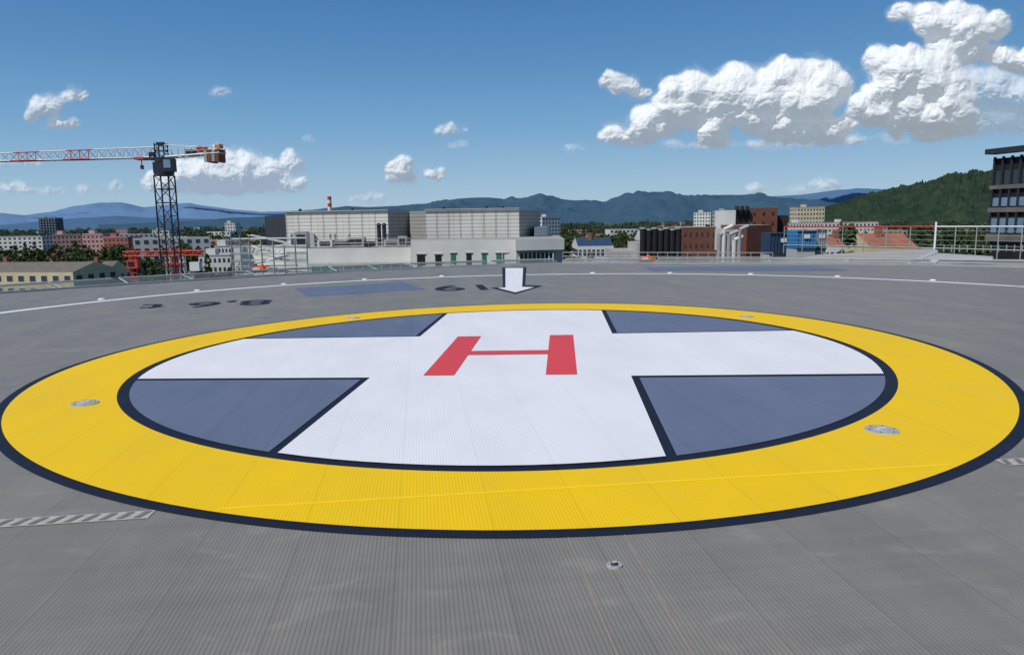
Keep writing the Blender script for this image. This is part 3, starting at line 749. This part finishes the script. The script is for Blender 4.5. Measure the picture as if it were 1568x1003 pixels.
for i in range(4):
    p=ce-dj*(.25+.42*i); q.box((p.x,p.y,p.z-.25),(.34,1.3,1.1 if i%2 else 1.3),'conc' if i%2 else 'brick',math.atan2(dj.y,dj.x))
p=ce-dj*2.2; q.box((p.x,p.y,p.z+.55),(.8,.8,.6),'redp'); q.box((ce.x-.3,ce.y,ce.z+.7),(.5,.9,.35),'orange'); p=ce-dj*3.4; q.box((p.x,p.y,p.z+.3),(.9,.7,.5),'steeldark')
q.obj("counter_jib",CR)
q=MB(); Yr=150
def RA(px,py): return at(px,py,Yr)
a_=RA(190,389);b_=RA(310,389)
lattice(q,(a_.x,a_.y,a_.z),(b_.x,b_.y,a_.z),1.0,.9,'redp',1.4,chord=.1,brace=.06)
c=RA(206,400); lattice(q,(c.x,c.y,GZ),(c.x,c.y,c.z+.8),1.3,1.3,'redp',1.5,chord=.11,brace=.06,upv=Vector((0,1,0)))
q.box((c.x,c.y-.3,c.z-.6),(2.2,1.6,1.7),'redp'); q.box((c.x-.2,c.y-1.15,c.z-.5),(1.2,.1,.9),'glassd'); q.box((c.x+1.3,c.y,c.z-2.6),(1.2,1.2,1.6),'steeldark')
q.strut((c.x,c.y,c.z),(c.x,c.y,c.z+3.2),.12,'redp'); q.strut((c.x,c.y,c.z+3.2),(b_.x,b_.y,a_.z+.4),.05,'redp')
for px in (258,268,279):
    p=RA(px,395); lattice(q,(p.x,p.y,GZ),(p.x,p.y,a_.z-.6),.9,.9,'wlight' if px!=268 else 'redp',1.2,chord=.09,brace=.05,upv=Vector((0,1,0)))
p=RA(268,404); q.box((p.x,p.y-.7,p.z),(4.2,.3,.35),'redp')
p=RA(300,408); q.box((p.x,p.y,p.z),(2,1.5,1.8),'wlight'); lattice(q,(p.x-1,p.y,GZ),(p.x-1,p.y,p.z-1),.8,.8,'wlight',1.2,chord=.08,brace=.05,upv=Vector((0,1,0)))
q.obj("red_crane")
# ------------------------------------------------------------------ light
S=Vector((-.55,-.50,1.0)).normalized()
el=math.asin(S.z); az=math.atan2(S.x,S.y)
sd_=bpy.data.lights.new("sun",'SUN'); sd_.energy=3.65; sd_.angle=math.radians(.53); sd_.color=(1,.96,.90)
so=bpy.data.objects.new("sun",sd_); COL.objects.link(so); so.rotation_euler=(-S).to_track_quat('-Z','Y').to_euler(); so.location=(-20,-20,40)
w=bpy.data.worlds.new("World"); scene.world=w; w.use_nodes=True; nt=w.node_tree; nt.nodes.clear()
sky=nd(nt,"ShaderNodeTexSky"); sky.sky_type='NISHITA'; sky.sun_disc=False; sky.sun_elevation=el; sky.sun_rotation=az; sky.altitude=300; sky.air_density=1.0; sky.dust_density=.4; sky.ozone_density=2.5
tc=nd(nt,"ShaderNodeTexCoord"); sx=nd(nt,"ShaderNodeSeparateXYZ"); nt.links.new(tc.outputs["Generated"],sx.inputs[0])
rp=nd(nt,"ShaderNodeValToRGB"); nt.links.new(sx.outputs[2],rp.inputs[0])
cols=[(0.0,(.42,.57,.70)),(.05,(.31,.50,.69)),(.12,(.175,.38,.63)),(.20,(.096,.275,.54)),(.29,(.054,.195,.455)),(.6,(.03,.11,.28)),(1,(.02,.08,.22))]
el_=rp.color_ramp.elements
el_[0].position=0; el_[0].color=(*cols[0][1],1); el_[1].position=1; el_[1].color=(*cols[-1][1],1)
for p_,c_ in cols[1:-1]:
    x=el_.new(p_); x.color=(*c_,1)
K=.08
sc_=nd(nt,"ShaderNodeVectorMath",operation='SCALE'); nt.links.new(rp.outputs[0],sc_.inputs[0]); sc_.inputs["Scale"].default_value=1/K
bg=nd(nt,"ShaderNodeBackground"); nt.links.new(mixc(nt,.85,sky.outputs[0],sc_.outputs[0]),bg.inputs[0]); bg.inputs[1].default_value=K
out=nd(nt,"ShaderNodeOutputWorld"); nt.links.new(bg.outputs[0],out.inputs[0])
# ------------------------------------------------------------------ clouds : relief shells in mesh
rng=np.random.default_rng(5)
def perlin(X,Y,seed):
    r=np.random.default_rng(seed); ang=r.uniform(0,2*np.pi,(256,256)); gx=np.cos(ang);gy=np.sin(ang)
    x0=np.floor(X).astype(int);y0=np.floor(Y).astype(int); fx=X-x0;fy=Y-y0
    f=lambda t:t*t*t*(t*(t*6-15)+10)
    def g(i,j,dx,dy): a=gx[(x0+i)%256,(y0+j)%256];b=gy[(x0+i)%256,(y0+j)%256]; return a*dx+b*dy
    u=f(fx);v=f(fy)
    return (g(0,0,fx,fy)*(1-u)+g(1,0,fx-1,fy)*u)*(1-v)+(g(0,1,fx,fy-1)*(1-u)+g(1,1,fx-1,fy-1)*u)*v
def fbm(X,Y,sc,oc,seed,billow=False,gain=.5):
    o=0;a=1;t=0
    for k in range(oc):
        n=perlin(X/sc*2**k+17*k,Y/sc*2**k+31*k,seed+k); o=o+a*(np.abs(n)*2 if billow else n); t+=a; a*=gain
    return o/t
def blur(A,r):
    for ax in(0,1):
        for _ in range(2):
            c=np.cumsum(np.pad(A,[(r+1,r) if i==ax else (0,0) for i in(0,1)],mode='edge'),axis=ax)
            A=(np.take(c,range(2*r+1,c.shape[ax]),ax)-np.take(c,range(0,c.shape[ax]-2*r-1),ax))/(2*r+1)
    return A
def cloudmat():
    m=bpy.data.materials.new("cloud_vapour"); m.use_nodes=True; nt=m.node_tree; nt.nodes.clear()
    at_=nd(nt,"ShaderNodeAttribute",attribute_name="vapour")
    df=nd(nt,"ShaderNodeBsdfDiffuse"); df.inputs[0].default_value=(.62,.62,.61,1)
    em=nd(nt,"ShaderNodeEmission"); em.inputs[0].default_value=(.74,.79,.86,1); em.inputs[1].default_value=.33  # glow stands in for sunlight scattered inside the cloud
    ad=nd(nt,"ShaderNodeAddShader"); nt.links.new(df.outputs[0],ad.inputs[0]); nt.links.new(em.outputs[0],ad.inputs[1])
    tr=nd(nt,"ShaderNodeBsdfTransparent"); mx=nd(nt,"ShaderNodeMixShader"); nt.links.new(at_.outputs["Fac"],mx.inputs[0]); nt.links.new(tr.outputs[0],mx.inputs[1]); nt.links.new(ad.outputs[0],mx.inputs[2])
    o=nd(nt,"ShaderNodeOutputMaterial"); nt.links.new(mx.outputs[0],o.inputs[0]); return m
CM=cloudmat()
def cloud(name,blobs,Yc,dens=1.0,step=1.2,soft=3,seed=1):
    PAD=34
    x0=min(b[0]-b[2] for b in blobs)-PAD;x1=max(b[0]+b[2] for b in blobs)+PAD;y0=min(b[1]-b[3] for b in blobs)-PAD;y1=max(b[1]+b[3] for b in blobs)+PAD
    xs=np.arange(x0,x1,step);ys=np.arange(y0,y1,step); XX,YY=np.meshgrid(xs,ys)
    wx=fbm(XX,YY,34,4,seed+50)*16; wy=fbm(XX,YY,34,4,seed+70)*13
    H=np.full(XX.shape,-1.0)
    def splat(cx,cy,cd,r):
        i0=max(0,int((cx-r-x0)/step));i1=min(len(xs),int((cx+r-x0)/step)+2);j0=max(0,int((cy-r-y0)/step));j1=min(len(ys),int((cy+r-y0)/step)+2)
        if i1<=i0 or j1<=j0: return
        d2=(XX[j0:j1,i0:i1]-cx)**2+(YY[j0:j1,i0:i1]-cy)**2
        h=np.where(d2<r*r,cd+np.sqrt(np.maximum(0,r*r-d2)),-1)
        H[j0:j1,i0:i1]=np.maximum(H[j0:j1,i0:i1],h)
    for (bx_,by_,rx,ry) in blobs:
        base=by_+ry*.8; mn=min(rx,ry); n0=int(6+4*rx/ry)
        for k in range(n0):
            t=rng.uniform(0,2*np.pi); q_=math.sqrt(rng.uniform(0,1))*.75; cx=bx_+q_*rx*math.cos(t); cy=by_+q_*ry*math.sin(t)
            r=mn*rng.uniform(.38,.62); cd=mn*(1-q_)*.8
            if cy+r>base: cy=base-r*.8
            splat(cx,cy,cd,r)
            for k1 in range(9):
                dv=rng.normal(size=3); dv/=np.linalg.norm(dv); dv[2]=abs(dv[2]); 
                if dv[1]>.35: dv[1]*=-1
                r1=r*rng.uniform(.28,.55)
                if r1<1: continue
                splat(cx+dv[0]*r*.8,cy+dv[1]*r*.8,cd+dv[2]*r*.8,r1)
    mask=(H>=0).astype(float); Hm=np.where(H>=0,H,0)
    cov=blur(mask,soft); cov2=blur(mask,soft+6); big=blur(mask,14)
    H1=blur(Hm,2)/np.maximum(blur(mask,2),1e-3); H3=blur(Hm,5)/np.maximum(blur(mask,5),1e-3)
    Hb=np.where(mask>0,.40*H1+.60*H3,H3)
    bn=fbm(XX+wx,YY+wy,26,5,seed,True,.52)
    jx=np.clip(((XX+wx*.5-x0)/step),0,len(xs)-1).astype(int); jy=np.clip(((YY+wy*.5-y0)/step),0,len(ys)-1).astype(int)
    Hb=blur(Hb[jy,jx],1); cov=blur(cov[jy,jx],1); cov2=cov2[jy,jx]
    Hf=Hb*.72+bn*6.0*np.clip(cov*1.2,0,1)+big*15
    wn2=fbm(XX+wx,YY+wy,22,6,seed+9,False,.62)
    wn3=fbm(XX*.6+wx*2,YY+wy*2,30,5,seed+19,False,.6)
    ss=lambda t:np.clip(t,0,1)**2*(3-2*np.clip(t,0,1))
    al=ss((cov-.28+wn2*.8)/.62)
    al=1-(1-al)*(1-.45*ss((cov2-.20+wn3*.8)/.75))
    ex=np.minimum(np.minimum(XX-x0,xs[-1]-XX),np.minimum(YY-y0,ys[-1]-YY)); al*=np.clip(ex/12,0,1)
    al*=dens
    dx=np.array(Rc);uc=np.array(Uc);fv=np.array(Fv)
    D=fv[None,None]+dx[None,None]*((XX-784)/FPX)[...,None]-uc[None,None]*((YY-501.5)/FPX)[...,None]
    Yd=Yc-Hf*(Yc/FPX)*1.0
    t=Yd/D[...,1]; V=D*t[...,None]; V[...,2]+=EYE
    nyy,nxx=XX.shape; idx=np.arange(nyy*nxx).reshape(nyy,nxx)
    q4=np.stack([idx[:-1,:-1],idx[1:,:-1],idx[1:,1:],idx[:-1,1:]],-1).reshape(-1,4)
    af=al.reshape(-1); keep=af[q4].max(1)>.01; q4=q4[keep]
    used=np.unique(q4); mp=-np.ones(nyy*nxx,int); mp[used]=np.arange(len(used)); q4=mp[q4]
    me=bpy.data.meshes.new(name); me.vertices.add(len(used)); me.vertices.foreach_set("co",V.reshape(-1,3)[used].astype(np.float32).ravel())
    me.loops.add(q4.size); me.loops.foreach_set("vertex_index",q4.astype(np.int32).ravel())
    me.polygons.add(len(q4)); me.polygons.foreach_set("loop_start",np.arange(0,q4.size,4,dtype=np.int32)); me.polygons.foreach_set("use_smooth",np.ones(len(q4),bool))
    me.update(calc_edges=True)
    a_=me.attributes.new("vapour",'FLOAT','POINT'); a_.data.foreach_set("value",af[used].astype(np.float32))
    me.materials.append(CM); o=bpy.data.objects.new(name,me); COL.objects.link(o); return len(used)
cloud("cumulus_cloud",[(938,210,26,16),(968,216,28,12),(985,195,28,32),(1010,205,30,18),(1033,150,36,42),(1060,150,38,38),(1040,185,34,26),(1085,205,36,24),(1100,150,34,32),(1128,112,24,18),(1128,140,38,38),(1165,150,44,38),(1150,180,34,30),(1110,180,34,26),(1215,140,46,44),(1255,150,44,48),(1200,195,48,30),(1265,195,44,32),(1225,205,54,22),(1235,112,30,18)],9000,seed=1)
cloud("cumulus_cloud",[(1350,92,32,24),(1385,115,54,42),(1340,165,36,34),(1395,165,48,38),(1440,165,54,42),(1475,190,34,22),(1410,200,64,20),(1430,120,40,40)],8500,seed=2)
cloud("cumulus_cloud",[(1390,22,44,16),(1450,38,60,32),(1500,55,56,38),(1470,75,56,30),(1550,90,50,26),(1600,100,50,34)],8800,seed=3)
cloud("cumulus_cloud",[(1540,190,60,20),(1600,190,50,26),(1510,130,60,40),(1570,150,60,40)],9800,dens=.6,seed=4,soft=6)
cloud("cumulus_cloud",[(1100,222,140,7),(1290,214,60,8),(1350,214,70,7)],9600,dens=.6,seed=14,soft=5)
cloud("cumulus_cloud",[(940,122,26,14),(955,134,26,15),(985,145,20,9)],9000,dens=.9,seed=5)
cloud("cumulus_cloud",[(68,160,30,18),(112,147,24,11),(95,188,32,11),(48,178,20,9)],9000,dens=.85,seed=6)
cloud("cumulus_cloud",[(350,245,38,24),(375,265,44,28),(330,270,44,24),(360,285,60,16),(410,262,34,20),(290,270,40,28),(250,275,38,22),(425,280,56,16)],13500,dens=.85,seed=7)
cloud("cumulus_cloud",[(447,240,20,14),(445,255,30,14)],13500,dens=.85,seed=17)
cloud("cumulus_cloud",[(612,258,24,17),(612,271,30,10),(668,268,21,10)],12000,dens=.9,seed=8)
cloud("cumulus_cloud",[(692,199,32,10)],12000,dens=.7,seed=9)
for i,b in enumerate([(338,142,22,9),(20,288,34,11),(130,290,16,8),(177,287,19,10),(1157,290,26,12),(1262,284,44,10),(560,304,40,8),(40,250,70,8),(700,222,22,6),(880,228,30,6),(60,292,60,7),(470,212,16,6),(1215,290,32,7),(1190,222,70,8)]):
    cloud("cloud_wisp",[b],13000,dens=.45,seed=20+i,soft=4)
